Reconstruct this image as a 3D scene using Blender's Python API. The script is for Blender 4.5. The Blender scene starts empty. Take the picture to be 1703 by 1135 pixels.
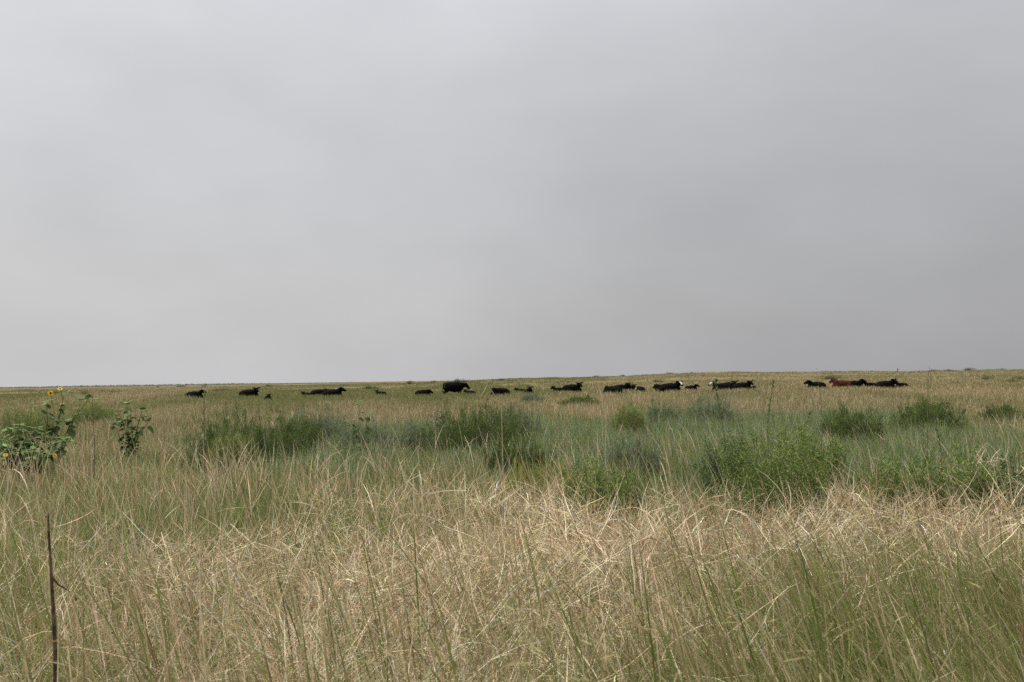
import bpy, bmesh, math, random
import numpy as np
from mathutils import Vector, Matrix

R = math.radians
rng = np.random.default_rng(7)
random.seed(7)
scene = bpy.context.scene
COL = scene.collection

# ------------------------------------------------------------------ camera
W0, H0, F0 = 1703.0, 1135.0, 1656.0
CAM_H, PITCH, ROLL = 1.40, 2.217, -0.87
camd = bpy.data.cameras.new('camera')
cam = bpy.data.objects.new('camera', camd)
COL.objects.link(cam)
cam.matrix_world = (Matrix.Translation((0, 0, CAM_H)) @ Matrix.Rotation(R(90 + PITCH), 4, 'X')
                    @ Matrix.Rotation(R(ROLL), 4, 'Z'))
camd.sensor_width = 36.0
camd.lens = F0 / W0 * 36.0
camd.clip_start = 0.05
camd.clip_end = 20000
camd.dof.use_dof = True
camd.dof.focus_distance = 9.0
camd.dof.aperture_fstop = 6.3
scene.camera = cam
CM = np.array(cam.matrix_world)[:3, :3]


def ray(u, v):
    d = CM @ np.array([(u - W0 / 2) / F0, -(v - H0 / 2) / F0, -1.0])
    return d


def at_depth(u, v, y):
    """world point seen at photo position (u, v) at distance y ahead"""
    d = ray(u, v)
    t = y / d[1]
    return np.array([d[0] * t, y, CAM_H + d[2] * t])


# ------------------------------------------------------------------ noise and terrain
def _hash(ix, iy, seed):
    h = (ix.astype(np.int64) * 374761393 + iy.astype(np.int64) * 668265263 + seed * 974634777) & 0x7fffffff
    h = ((h ^ (h >> 13)) * 1274126177) & 0x7fffffff
    h = h ^ (h >> 16)
    return (h & 0xffff) / 65535.0


def vnoise(x, y, seed=0):
    x = np.asarray(x, float); y = np.asarray(y, float)
    ix = np.floor(x); iy = np.floor(y)
    fx = x - ix; fy = y - iy
    fx = fx * fx * (3 - 2 * fx); fy = fy * fy * (3 - 2 * fy)
    a = _hash(ix, iy, seed); b = _hash(ix + 1, iy, seed)
    c = _hash(ix, iy + 1, seed); d = _hash(ix + 1, iy + 1, seed)
    return (a * (1 - fx) + b * fx) * (1 - fy) + (c * (1 - fx) + d * fx) * fy


def fbm(x, y, seed=0, o=3):
    s = 0; a = 0.5; t = 0
    for k in range(o):
        s = s + a * vnoise(x * 2 ** k, y * 2 ** k, seed + 17 * k)
        t += a; a *= 0.5
    return s / t


def sstep(a, b, x):
    t = np.clip((np.asarray(x, float) - a) / (b - a), 0, 1)
    return t * t * (3 - 2 * t)


def height(x, y):
    x = np.asarray(x, float); y = np.asarray(y, float)
    ang = x / np.maximum(np.abs(y), 1.0)
    amp = np.interp(ang, [-0.6, -0.25, -0.1, 0.0, 0.12, 0.2, 0.28, 0.5, 0.8],
                    [0.0, 0.1, 0.4, 1.5, 1.8, 2.4, 2.1, 1.7, 1.5])
    rise = sstep(120, 265, y)
    h = amp * rise + (fbm(x / 16, y / 30, 3) - 0.5) * 0.9 * sstep(110, 240, y) * sstep(1500, 700, y)
    h = h + (fbm(x / 1.3, y / 1.3, 5, 2) - 0.5) * 0.10 * sstep(60, 20, np.abs(y))
    return h * np.where(y < -2, 0.3, 1.0)


def on_ground(u, y):
    """ground point at depth y that lies below photo column u"""
    p = at_depth(u, 640 + 1656 * 1.3 / y, y)
    return np.array([p[0], y, float(height(p[0], y))])


# ------------------------------------------------------------------ materials
def mat_new(name):
    m = bpy.data.materials.new(name); m.use_nodes = True
    nt = m.node_tree; nt.nodes.clear()
    out = nt.nodes.new('ShaderNodeOutputMaterial')
    return m, nt, out


def leaf_material(name, transl=0.25, rough=0.6, spec=0.25, var=0.18, vscale=9.0):
    """blade or leaf: own colour per blade from the attribute, fine mottling, some light through it"""
    m, nt, out = mat_new(name)
    at = nt.nodes.new('ShaderNodeAttribute'); at.attribute_name = 'col'
    geo = nt.nodes.new('ShaderNodeNewGeometry')
    nz = nt.nodes.new('ShaderNodeTexNoise'); nz.inputs['Scale'].default_value = vscale
    nz.inputs['Detail'].default_value = 2
    nt.links.new(geo.outputs['Position'], nz.inputs['Vector'])
    mr = nt.nodes.new('ShaderNodeMapRange')
    mr.inputs['From Min'].default_value = 0.3; mr.inputs['From Max'].default_value = 0.7
    mr.inputs['To Min'].default_value = 1 - var; mr.inputs['To Max'].default_value = 1 + var
    nt.links.new(nz.outputs['Fac'], mr.inputs['Value'])
    mx = nt.nodes.new('ShaderNodeVectorMath'); mx.operation = 'SCALE'
    nt.links.new(at.outputs['Color'], mx.inputs[0]); nt.links.new(mr.outputs['Result'], mx.inputs['Scale'])
    p = nt.nodes.new('ShaderNodeBsdfPrincipled')
    p.inputs['Roughness'].default_value = rough
    p.inputs['Specular IOR Level'].default_value = spec
    t = nt.nodes.new('ShaderNodeBsdfTranslucent')
    nt.links.new(mx.outputs[0], p.inputs['Base Color']); nt.links.new(mx.outputs[0], t.inputs['Color'])
    ms = nt.nodes.new('ShaderNodeMixShader'); ms.inputs[0].default_value = transl
    nt.links.new(p.outputs[0], ms.inputs[1]); nt.links.new(t.outputs[0], ms.inputs[2])
    nt.links.new(ms.outputs[0], out.inputs['Surface'])
    return m


def noise_material(name, c1, c2, scale=8.0, rough=0.8, bump=0.3, spec=0.2, sheen=0.0):
    m, nt, out = mat_new(name)
    tc = nt.nodes.new('ShaderNodeTexCoord')
    nz = nt.nodes.new('ShaderNodeTexNoise'); nz.inputs['Scale'].default_value = scale
    nz.inputs['Detail'].default_value = 5
    nt.links.new(tc.outputs['Object'], nz.inputs['Vector'])
    cr = nt.nodes.new('ShaderNodeValToRGB')
    cr.color_ramp.elements[0].position = 0.35; cr.color_ramp.elements[0].color = (*c1, 1)
    cr.color_ramp.elements[1].position = 0.65; cr.color_ramp.elements[1].color = (*c2, 1)
    nt.links.new(nz.outputs['Fac'], cr.inputs['Fac'])
    p = nt.nodes.new('ShaderNodeBsdfPrincipled')
    p.inputs['Roughness'].default_value = rough
    p.inputs['Specular IOR Level'].default_value = spec
    p.inputs['Sheen Weight'].default_value = sheen
    nt.links.new(cr.outputs['Color'], p.inputs['Base Color'])
    b = nt.nodes.new('ShaderNodeBump'); b.inputs['Strength'].default_value = bump
    b.inputs['Distance'].default_value = 0.02
    nt.links.new(nz.outputs['Fac'], b.inputs['Height']); nt.links.new(b.outputs['Normal'], p.inputs['Normal'])
    nt.links.new(p.outputs[0], out.inputs['Surface'])
    return m


M_GRASS = leaf_material('grass_blade', 0.3, 0.7, 0.1, 0.15, 7)
M_STRAW = leaf_material('dry_straw', 0.2, 0.7, 0.12, 0.15, 11)
M_LEAF = leaf_material('shrub_leaf', 0.25, 0.75, 0.06, 0.18, 6)
M_SUNLEAF = leaf_material('sunflower_leaf', 0.15, 0.8, 0.08, 0.2, 14)
M_PETAL = leaf_material('yellow_petal', 0.3, 0.6, 0.2, 0.1, 40)
M_DISC = noise_material('flower_disc', (0.02, 0.008, 0.004), (0.06, 0.025, 0.01), 90, 0.9, 0.6)
M_STEM = noise_material('green_stem', (0.07, 0.09, 0.03), (0.13, 0.13, 0.06), 20, 0.7, 0.2)
M_TWIG = noise_material('grey_brown_twig', (0.07, 0.055, 0.04), (0.16, 0.13, 0.10), 30, 0.9, 0.4)
M_DEAD = noise_material('dead_stalk', (0.02, 0.014, 0.01), (0.13, 0.085, 0.055), 26, 0.85, 0.6)
M_BLACK = noise_material('black_hide', (0.0025, 0.0025, 0.0025), (0.006, 0.0052, 0.005), 4, 0.8, 0.15, 0.03, 0.0)
M_RED = noise_material('red_brown_hide', (0.036, 0.011, 0.006), (0.066, 0.021, 0.010), 4, 0.8, 0.15, 0.05, 0.0)
M_WHITE = noise_material('white_hair', (0.30, 0.28, 0.25), (0.55, 0.53, 0.49), 7, 0.8, 0.15, 0.2)
M_HORN = noise_material('dark_muzzle', (0.015, 0.013, 0.012), (0.03, 0.026, 0.024), 10, 0.4, 0.1, 0.4)
M_POST = noise_material('weathered_post', (0.06, 0.05, 0.045), (0.14, 0.12, 0.10), 12, 0.9, 0.5)


# ------------------------------------------------------------------ mesh helpers
def link(o, parent=None):
    COL.objects.link(o)
    if parent is not None:
        o.parent = parent
    return o


def tag(o, label=None, cat=None, group=None, kind=None):
    for k, v in (('label', label), ('category', cat), ('group', group), ('kind', kind)):
        if v:
            o[k] = v
    return o


def empty(name, loc, label, cat, group=None, rz=0.0):
    o = bpy.data.objects.new(name, None); COL.objects.link(o)
    o.location = tuple(float(c) for c in loc); o.rotation_euler = (0, 0, rz)
    o.empty_display_size = 0.2
    return tag(o, label, cat, group)


class Blades:
    """gathers many ribbons (blades, needles, leaves) and builds them as one mesh"""
    def __init__(self):
        self.v = []; self.c = []; self.f = []; self.n = 0

    def add(self, P, az, L, th0, curve, w, ca, cb, nseg=3, twist=None, taper=1.6, wbase=0.7, curve_pow=1.0, kink=0.0):
        P = np.asarray(P, float).reshape(-1, 3); N = len(P)
        if N == 0:
            return None
        az, L, th0, curve, w = (np.broadcast_to(np.asarray(a, float), (N,)) for a in (az, L, th0, curve, w))
        ca = np.broadcast_to(np.asarray(ca, float), (N, 3)); cb = np.broadcast_to(np.asarray(cb, float), (N, 3))
        if twist is None:
            twist = rng.uniform(-1.3, 1.3, N)
        t = np.linspace(0, 1, nseg + 1)
        tm = (t[1:] + t[:-1]) / 2
        th = th0[:, None] + curve[:, None] * tm[None, :] ** curve_pow
        a = az[:, None] + np.zeros_like(th)
        if kink:
            a = a + np.cumsum(rng.normal(0, kink, th.shape), axis=1)
        T = np.stack([np.sin(th) * np.cos(a), np.sin(th) * np.sin(a), np.cos(th)], -1)
        step = T * (L / nseg)[:, None, None]
        C = np.concatenate([P[:, None, :], P[:, None, :] + np.cumsum(step, 1)], 1)
        Tn = np.concatenate([T[:, :1], T], 1)
        H = np.stack([-np.sin(az), np.cos(az), np.zeros(N)], -1)[:, None, :] + np.zeros_like(Tn)
        Nn = np.cross(H, Tn)
        wv = H * np.cos(twist)[:, None, None] + Nn * np.sin(twist)[:, None, None]
        prof = np.where(t < 0.35, wbase + (1 - wbase) * t / 0.35, 1 - ((t - 0.35) / 0.65) ** taper * 0.92)
        half = wv * (w[:, None] * prof[None, :] * 0.5)[..., None]
        V = np.stack([C - half, C + half], 2).reshape(-1, 3)
        Cc = ca[:, None, :] * (1 - t)[None, :, None] + cb[:, None, :] * t[None, :, None]
        Cc = np.repeat(Cc[:, :, None, :], 2, 2).reshape(-1, 3)
        base = (np.arange(N) * 2 * (nseg + 1))[:, None] + (np.arange(nseg) * 2)[None, :]
        base = base.reshape(-1) + self.n
        F = np.stack([base, base + 1, base + 3, base + 2], -1)
        self.v.append(V.astype(np.float32)); self.c.append(Cc.astype(np.float32)); self.f.append(F)
        self.n += len(V)
        return C

    def quads(self, V, F, c):
        V = np.asarray(V, float); F = np.asarray(F, int)
        self.v.append(V.astype(np.float32)); self.f.append(F + self.n)
        self.c.append(np.broadcast_to(np.asarray(c, float), (len(V), 3)).astype(np.float32)); self.n += len(V)

    def build(self, name, mat, parent=None, smooth=False):
        me = bpy.data.meshes.new(name)
        if self.n:
            V = np.concatenate(self.v); F = np.concatenate(self.f); Cc = np.concatenate(self.c)
            me.vertices.add(len(V)); me.vertices.foreach_set('co', V.ravel())
            me.loops.add(F.size); me.loops.foreach_set('vertex_index', F.astype(np.int32).ravel())
            me.polygons.add(len(F)); me.polygons.foreach_set('loop_start', (np.arange(len(F)) * 4).astype(np.int32))
            a = me.attributes.new('col', 'FLOAT_COLOR', 'POINT')
            a.data.foreach_set('color', np.concatenate([Cc, np.ones((len(Cc), 1), np.float32)], 1).ravel())
            me.update(calc_edges=True)
            if smooth:
                me.polygons.foreach_set('use_smooth', np.ones(len(F), bool))
        me.materials.append(mat)
        return link(bpy.data.objects.new(name, me), parent)


def tube_bm(bm, pts, radii, sides=7):
    """round tapered tube along a polyline"""
    pts = [Vector(p) for p in pts]
    rings = []
    for i, p in enumerate(pts):
        d = (pts[min(i + 1, len(pts) - 1)] - pts[max(i - 1, 0)]).normalized()
        x = d.orthogonal().normalized() if not rings else (px - d * px.dot(d)).normalized()
        px = x; y = d.cross(x)
        rings.append([bm.verts.new(p + (x * math.cos(2 * math.pi * k / sides) + y * math.sin(2 * math.pi * k / sides)) * radii[i])
                      for k in range(sides)])
    for a, b in zip(rings, rings[1:]):
        for k in range(sides):
            bm.faces.new((a[k], a[(k + 1) % sides], b[(k + 1) % sides], b[k]))
    bm.faces.new(rings[0][::-1]); bm.faces.new(rings[-1])


def bm_obj(name, bm, mat, parent=None, smooth=True):
    bmesh.ops.recalc_face_normals(bm, faces=bm.faces)
    me = bpy.data.meshes.new(name); bm.to_mesh(me); bm.free()
    if smooth:
        me.polygons.foreach_set('use_smooth', np.ones(len(me.polygons), bool))
    me.materials.append(mat)
    return link(bpy.data.objects.new(name, me), parent)


def jit(c, n, amt=0.22, hue=0.06):
    """n colours round c: each blade its own brightness and a little its own hue"""
    c = np.asarray(c, float)
    return np.clip(c[None, :] * np.exp(rng.normal(0, amt, (n, 1))) * np.exp(rng.normal(0, hue, (n, 3))), 0.004, 0.85)


def pick(cols, probs, n, amt=0.2, hue=0.05):
    cols = np.asarray(cols, float); probs = np.asarray(probs, float); probs = probs / probs.sum()
    k = rng.choice(len(cols), n, p=probs)
    return np.clip(cols[k] * np.exp(rng.normal(0, amt, (n, 1))) * np.exp(rng.normal(0, hue, (n, 3))), 0.004, 0.85)


# ------------------------------------------------------------------ ground
def build_ground():
    rad = np.concatenate([np.linspace(0.0, 12, 49)[1:], np.geomspace(12.4, 9000, 150)])
    na = 360
    fine = np.concatenate([np.linspace(R(55), R(125), 200), np.linspace(R(125), R(415), 101)[1:-1]])
    na = len(fine)
    rr, aa = np.meshgrid(rad, fine, indexing='ij')
    X = rr * np.cos(aa); Y = rr * np.sin(aa)
    Z = height(X, Y)
    V = np.concatenate([[[0, 0, float(height(0, 0))]], np.stack([X, Y, Z], -1).reshape(-1, 3)])
    faces = [(0, 1 + k, 1 + (k + 1) % na) for k in range(na)]
    for i in range(len(rad) - 1):
        for k in range(na):
            a = 1 + i * na + k; b = 1 + i * na + (k + 1) % na
            faces.append((a, a + na, b + na, b))
    me = bpy.data.meshes.new('ground'); me.from_pydata(V.tolist(), [], faces)
    me.polygons.foreach_set('use_smooth', np.ones(len(me.polygons), bool)); me.update()
    m, nt, out = mat_new('prairie_soil')
    geo = nt.nodes.new('ShaderNodeNewGeometry')
    mp = nt.nodes.new('ShaderNodeMapping'); mp.inputs['Scale'].default_value = (1, 1, 0.1)
    nt.links.new(geo.outputs['Position'], mp.inputs['Vector'])

    def nz(scale, det):
        n = nt.nodes.new('ShaderNodeTexNoise'); n.inputs['Scale'].default_value = scale; n.inputs['Detail'].default_value = det
        nt.links.new(mp.outputs[0], n.inputs['Vector']); return n
    a, b, c = nz(0.045, 4), nz(0.5, 5), nz(18, 5)
    r1 = nt.nodes.new('ShaderNodeValToRGB')
    r1.color_ramp.elements[0].position = 0.40; r1.color_ramp.elements[0].color = (0.085, 0.085, 0.038, 1)
    r1.color_ramp.elements[1].position = 0.58; r1.color_ramp.elements[1].color = (0.20, 0.165, 0.085, 1)
    nt.links.new(a.outputs['Fac'], r1.inputs['Fac'])
    r2 = nt.nodes.new('ShaderNodeValToRGB')
    r2.color_ramp.elements[0].position = 0.35; r2.color_ramp.elements[0].color = (0.6, 0.62, 0.55, 1)
    r2.color_ramp.elements[1].position = 0.65; r2.color_ramp.elements[1].color = (1.15, 1.1, 1.05, 1)
    nt.links.new(b.outputs['Fac'], r2.inputs['Fac'])
    mx = nt.nodes.new('ShaderNodeMix'); mx.data_type = 'RGBA'; mx.blend_type = 'MULTIPLY'; mx.inputs['Factor'].default_value = 1
    nt.links.new(r1.outputs[0], mx.inputs['A']); nt.links.new(r2.outputs[0], mx.inputs['B'])
    r3 = nt.nodes.new('ShaderNodeValToRGB')
    r3.color_ramp.elements[0].position = 0.3; r3.color_ramp.elements[0].color = (0.5, 0.46, 0.42, 1)
    r3.color_ramp.elements[1].position = 0.7; r3.color_ramp.elements[1].color = (1.1, 1.08, 1.05, 1)
    nt.links.new(c.outputs['Fac'], r3.inputs['Fac'])
    mx2 = nt.nodes.new('ShaderNodeMix'); mx2.data_type = 'RGBA'; mx2.blend_type = 'MULTIPLY'; mx2.inputs['Factor'].default_value = 1
    nt.links.new(mx.outputs['Result'], mx2.inputs['A']); nt.links.new(r3.outputs[0], mx2.inputs['B'])
    p = nt.nodes.new('ShaderNodeBsdfPrincipled'); p.inputs['Roughness'].default_value = 0.95
    p.inputs['Specular IOR Level'].default_value = 0.1
    nt.links.new(mx2.outputs['Result'], p.inputs['Base Color'])
    bp = nt.nodes.new('ShaderNodeBump'); bp.inputs['Strength'].default_value = 0.6; bp.inputs['Distance'].default_value = 0.03
    nt.links.new(c.outputs['Fac'], bp.inputs['Height']); nt.links.new(bp.outputs[0], p.inputs['Normal'])
    nt.links.new(p.outputs[0], out.inputs['Surface'])
    me.materials.append(m)
    o = link(bpy.data.objects.new('ground', me))
    tag(o, 'flat prairie ground reaching to a low rise on the horizon', 'ground', kind='structure')


build_ground()

# ------------------------------------------------------------------ vegetation zones
STRAW = (0.475, 0.368, 0.226)
PALE = (0.61, 0.515, 0.362)
GOLD = (0.35, 0.26, 0.135)
RUST = (0.25, 0.135, 0.08)
OLIVE = (0.20, 0.195, 0.075)
GREEN = (0.092, 0.140, 0.027)
FRESH = (0.155, 0.22, 0.038)
SAGE = (0.185, 0.225, 0.140)
SAGED = (0.115, 0.148, 0.080)


SHRUB_GROUP = 'shrubs and weeds between the straw and the cattle'
DG = (0.088, 0.125, 0.040); BG = (0.16, 0.195, 0.12); LG = (0.165, 0.20, 0.07); YG = (0.21, 0.22, 0.06); FG = (0.13, 0.175, 0.048)
shrubs = [
    # u, base v, half width px, height px, kind, tone, name, category, label
    (415, 756, 88, 70, 'bush', DG, 'rabbitbrush', 'shrub', 'large dark green rounded shrub, the biggest bush on the left half'),
    (388, 764, 40, 52, 'bush', LG, 'rabbitbrush', 'shrub', 'lighter green lobe of brush growing at the front of the largest left shrub'),
    (500, 750, 34, 46, 'bush', DG, 'rabbitbrush', 'shrub', 'small dark shrub touching the right side of the largest left shrub'),
    (525, 722, 46, 44, 'bush', BG, 'sagebrush', 'shrub', 'grey-green sagebrush directly below the group of three lying cattle'),
    (612, 742, 50, 44, 'bush', BG, 'sagebrush', 'shrub', 'wide dull sage shrub behind the lone leafy plant with the tufted top'),
    (690, 736, 40, 32, 'bush', BG, 'sagebrush', 'shrub', 'low pale sage shrub left of the wide dark green bush at the centre'),
    (795, 738, 74, 60, 'bush', DG, 'rabbitbrush', 'shrub', 'wide dark green bush at the centre under the standing cow'),
    (855, 724, 40, 54, 'bush', BG, 'sagebrush', 'shrub', 'grey-green bush joined to the right end of the wide centre bush'),
    (862, 772, 46, 40, 'bush', DG, 'rabbitbrush', 'shrub', 'dark low bush with bare dead twigs in front of the wide centre bush'),
    (905, 808, 60, 40, 'bush', YG, 'snakeweed', 'shrub', 'low yellowish green mound close to the straw at the centre'),
    (1000, 840, 72, 84, 'forb', FG, 'green_weed', 'weed', 'broad bright green weed clump standing right of the yellowish mound'),
    (1050, 776, 46, 50, 'bush', BG, 'sagebrush', 'shrub', 'grey sage tuft rising behind the broad bright green weed clump'),
    (1048, 710, 34, 40, 'bush', LG, 'rabbitbrush', 'shrub', 'small green bush in the pale grass below the round lying calf'),
    (1105, 698, 28, 28, 'bush', BG, 'sagebrush', 'shrub', 'small sage bush below the white-blazed lying cow'),
    (1182, 698, 46, 34, 'bush', BG, 'sagebrush', 'shrub', 'blue-grey bush behind the thin leafy stem that crosses a cow'),
    (1288, 842, 88, 150, 'forb', FG, 'tall_green_weed', 'weed', 'tallest green weed clump, its spire rising past the meadow on the right'),
    (1345, 800, 56, 96, 'forb', FG, 'tall_green_weed', 'weed', 'shorter green weed clump against the right side of the tallest one'),
    (1210, 800, 46, 84, 'forb', (.09, .13, .055), 'tall_green_weed', 'weed', 'thin grey-green weed clump just left of the tallest green weeds'),
    (1412, 722, 52, 42, 'bush', DG, 'rabbitbrush', 'shrub', 'dark bush with a shadowed base below the red-brown cow'),
    (1545, 708, 54, 38, 'bush', DG, 'rabbitbrush', 'shrub', 'dark-based bush farthest back on the right, past the last cattle'),
    (1548, 684, 20, 26, 'forb', (.15, .18, .06), 'snakeweed', 'shrub', 'thin yellow-green sprigs standing above the farthest right bush'),
    (1500, 832, 66, 90, 'forb', FG, 'green_weed', 'weed', 'leafy green weeds between the tallest weeds and the right edge'),
    (1585, 838, 74, 104, 'forb', FG, 'green_weed', 'weed', 'wide leafy weed clump in front of the pale straw at right'),
    (1672, 836, 50, 86, 'forb', (.09, .13, .045), 'green_weed', 'weed', 'leafy weed clump cut by the right border of the view'),
    (50, 728, 50, 52, 'bush', LG, 'rabbitbrush', 'shrub', 'light green shrub with a grey woody base behind the big sunflower leaves'),
    (155, 700, 46, 28, 'bush', LG, 'rabbitbrush', 'shrub', 'low green bush right of the blooming sunflowers'),
    (1668, 690, 40, 14, 'bush', DG, 'rabbitbrush', 'shrub', 'flat dark bush in the pale meadow near the right border'),
    (885, 664, 20, 8, 'bush', BG, 'sagebrush', 'shrub', 'tiny grey bush on the meadow just below the cow that faces the camera'),
    (965, 668, 34, 8, 'bush', DG, 'rabbitbrush', 'shrub', 'flat dark green patch of brush below the long lying cow'),
]

SITES = []
for (u, vb, hw, hp, kind, tone, nm, cat, lab) in shrubs:
    g0 = 0.24
    Y = F0 * (CAM_H - g0) / (vb - (644.5 - .0152 * u))
    p = on_ground(u, Y)
    SITES.append((p, hw / F0 * Y * 1.12, hp / F0 * Y * (1.22 if kind == 'forb' else 1.1) + g0 * .7, kind))


def open_round(x, y, keep=.12, skip=()):
    """1 in open ground, falling to keep where a shrub stands and just before it"""
    m = np.ones(len(x))
    for p, r, h, kind in SITES:
        d = np.sqrt(((x - p[0]) / (r * 1.05)) ** 2 + ((y - p[1] + r * .45 + .2) / (r * 1.25 + .45)) ** 2)
        m = np.minimum(m, keep + (1 - keep) * sstep(.85, 1.3, d))
    return m


def scrub_zone(x, y):
    u = col_u(x, y)
    lo = np.interp(u, [-200, 0, 300, 480, 700, 900, 1250, 1500, 1703, 1900], [99, 99, 19, 13.5, 13, 12, 10.8, 10.8, 11.5, 12.5])
    hi = np.interp(u, [-200, 300, 480, 700, 900, 1300, 1500, 1600, 1703, 1900], [15, 21, 26, 29, 31, 33, 31, 25, 20, 20])
    wob = (fbm(x / 2, y / 3, 85) - .5) * 5
    return sstep(-2.0, 1.5, y + wob * .5 - lo) * sstep(3, -2, y + wob - hi)


def wedge(n, y0, y1, power):
    """n points over the field the camera can see between y0 and y1 (with room at the sides), spread as y**power per m2"""
    ys = np.linspace(y0, y1, 2000)
    pdf = (0.58 * ys + 1.3) * ys ** power
    cdf = np.cumsum(pdf); cdf /= cdf[-1]
    y = np.interp(rng.random(n), cdf, ys)
    x = rng.uniform(-1, 1, n) * (0.58 * y + 1.3)
    return x, y


def col_u(x, y):
    return W0 / 2 + F0 * x / y


def thatch_edge(x, y):
    """how far away the matted dry grass ends, along each direction"""
    u = col_u(x, y)
    e = np.interp(u, [-300, 0, 200, 420, 620, 900, 1100, 1300, 1450, 1600, 1800],
                  [7.6, 7.4, 7.0, 7.9, 9.0, 8.9, 8.2, 8.1, 9.6, 10.2, 10.4])
    return e + (fbm(x / 0.9, y / 1.2, 21) - 0.5) * 4.0


def green_right(x, y):
    """green patch at the near right and near left, 0..1"""
    u = col_u(x, y)
    r = sstep(950, 1500, u + (fbm(x / .5, y / .5, 31) - .5) * 900) * sstep(7.6, 4.4, y)
    l = sstep(260, -40, u + (fbm(x / .6, y / .6, 32) - .5) * 300) * sstep(9.2, 6.0, y) * sstep(3.2, 4.6, y)
    f = (.22 + .38 * sstep(700, 1250, u)) * sstep(4.9, 3.4, y + (fbm(x / .4, y / .4, 33) - .5) * 2.5)
    return np.clip(np.maximum(1.0 * r, f) + 0.85 * l, 0, 1)


def P3(x, y, dz=0.0):
    return np.stack([x, y, height(x, y) + dz], -1)


def thin(mask):
    return rng.random(len(mask)) < mask


def tussock(x, y, frac, sp, sig):
    """gather a share of the blades into bunches; returns moved positions and the way each blade leans out"""
    x = np.array(x); y = np.array(y); n = len(x)
    sp = sp * np.ones(n)
    ix, iy = np.floor(x / sp), np.floor(y / sp)
    cx = (ix + _hash(ix, iy, 7)) * sp; cy = (iy + _hash(ix, iy, 19)) * sp
    m = (rng.random(n) < frac) & (_hash(ix, iy, 29) < .8)
    ox, oy = rng.normal(0, sig, n), rng.normal(0, sig, n)
    x[m] = (cx + ox)[m]; y[m] = np.maximum((cy + oy)[m], 1.6)
    az = np.where(m, np.arctan2(oy, ox), rng.uniform(-math.pi, math.pi, n))
    wind = .55 + .9 * sstep(700, 1300, col_u(x, y))               # the right half is laid over more
    az = np.arctan2(np.sin(az), np.cos(az) - wind)
    return x, y, az


# --- matted dry grass in the foreground
x, y = wedge(170000, 2.2, 12.0, -0.55)
edge = thatch_edge(x, y)
dens = sstep(1.7, -1.5, y - edge) * (1 - 0.72 * green_right(x, y)) * (0.45 + 0.55 * sstep(.3, .6, fbm(x / .5, y / .5, 8)))
k = thin(dens); x, y = x[k], y[k]; n = len(x)
clump = fbm(x / 0.45, y / 0.45, 41)
pile = 0.08 + 0.30 * sstep(0.35, 0.7, clump)
B = Blades()
z = rng.random(n) ** 1.2 * pile
lay = rng.random(n) < 0.74
th0 = np.where(lay, rng.uniform(0.6, 1.55, n), rng.uniform(0.1, 0.8, n))
curve = np.where(lay, rng.uniform(-.8, .8, n), rng.uniform(0.4, 2.0, n))
L = np.where(lay, rng.uniform(0.16, 0.48, n), rng.uniform(0.18, 0.42, n))
az = rng.uniform(-math.pi, math.pi, n) + 1.6 * (fbm(x / .5, y / .5, 43) - .5)
ca = pick([STRAW, PALE, GOLD, RUST, OLIVE], [.34, .33, .12, .07, .14], n, .36)
B.add(P3(x, y, z), az, L, th0, curve, rng.uniform(.0026, .0050, n) * np.clip(y / 6, .6, 1.3), ca * .9, ca * 1.08, 4, kink=0.14)
tag(B.build('matted_straw', M_STRAW), 'matted pale straw lying tangled across the foreground', 'dry grass', kind='stuff')

# --- standing green and tan grass, near and middle distance
G = Blades()
# near green clumps
x, y = wedge(150000, 2.2, 9.0, -0.7)
gr = green_right(x, y); edge = thatch_edge(x, y)
cl = fbm(x / 0.28, y / 0.28, 51)
dens = np.clip(0.045 + 0.9 * gr * sstep(.25, .55, cl) + 0.14 * sstep(.58, .75, cl), 0, 1)
k = thin(dens); x, y, gr = x[k], y[k], gr[k]; n = len(x)
x, y, taz = tussock(x, y, .6, .3, .05)
ca = pick([GREEN, FRESH, OLIVE, STRAW, RUST], [.30, .36, .18, .12, .04], n, .25)
cb = ca * .5 + pick([FRESH, OLIVE, STRAW, GOLD], [.3, .3, .3, .1], n, .2) * .5
L = rng.uniform(.22, .58, n) * (0.8 + .35 * gr)
G.add(P3(x, y), taz + rng.normal(0, .4, n), L, rng.uniform(.02, .45, n), rng.uniform(.1, 1.0, n),
      rng.uniform(.003, .0068, n), ca, cb, 4, kink=.05)
# green band beyond the straw
x, y = wedge(330000, 6.0, 19.0, -0.9)
edge = thatch_edge(x, y); u = col_u(x, y)
cl = fbm(x / 0.4, y / 0.5, 61)
dens = sstep(-1.2, .8, y - edge) * (0.25 + 0.75 * sstep(.3, .6, cl)) * open_round(x, y) * (1 - .6 * scrub_zone(x, y))
k = thin(dens); x, y, u = x[k], y[k], u[k]; n = len(x)
x, y, taz = tussock(x, y, .6, .42, .075); u = col_u(x, y)
tan = np.clip(0.06 + (fbm(x / 1.6, y / 2.2, 63) - .5) * 1.3 + 0.35 * sstep(420, 60, u) * sstep(11, 15, y), 0, 1)
cg = pick([GREEN, FRESH, OLIVE, SAGED], [.42, .24, .22, .12], n, .26)
ct = pick([STRAW, PALE, GOLD, RUST, OLIVE], [.36, .2, .2, .1, .14], n, .24)
sel = (rng.random(n) < tan)[:, None]
ca = np.where(sel, ct, cg); cb = np.where(sel, ct * 1.05, cg * .8 + ct * .2)
G.add(P3(x, y), taz + rng.normal(0, .4, n), rng.uniform(.16, .46, n) * rng.uniform(.7, 1.15, n) * (.6 + .7 * fbm(x / .4, y / .5, 61)), rng.uniform(.02, .5, n),
      rng.uniform(.05, .9, n), rng.uniform(.004, .0075, n), ca, cb, 3, kink=.05)
tag(G.build('prairie_grass', M_GRASS), 'green and tan grass standing in a band behind the straw', 'grass', kind='stuff')

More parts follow.
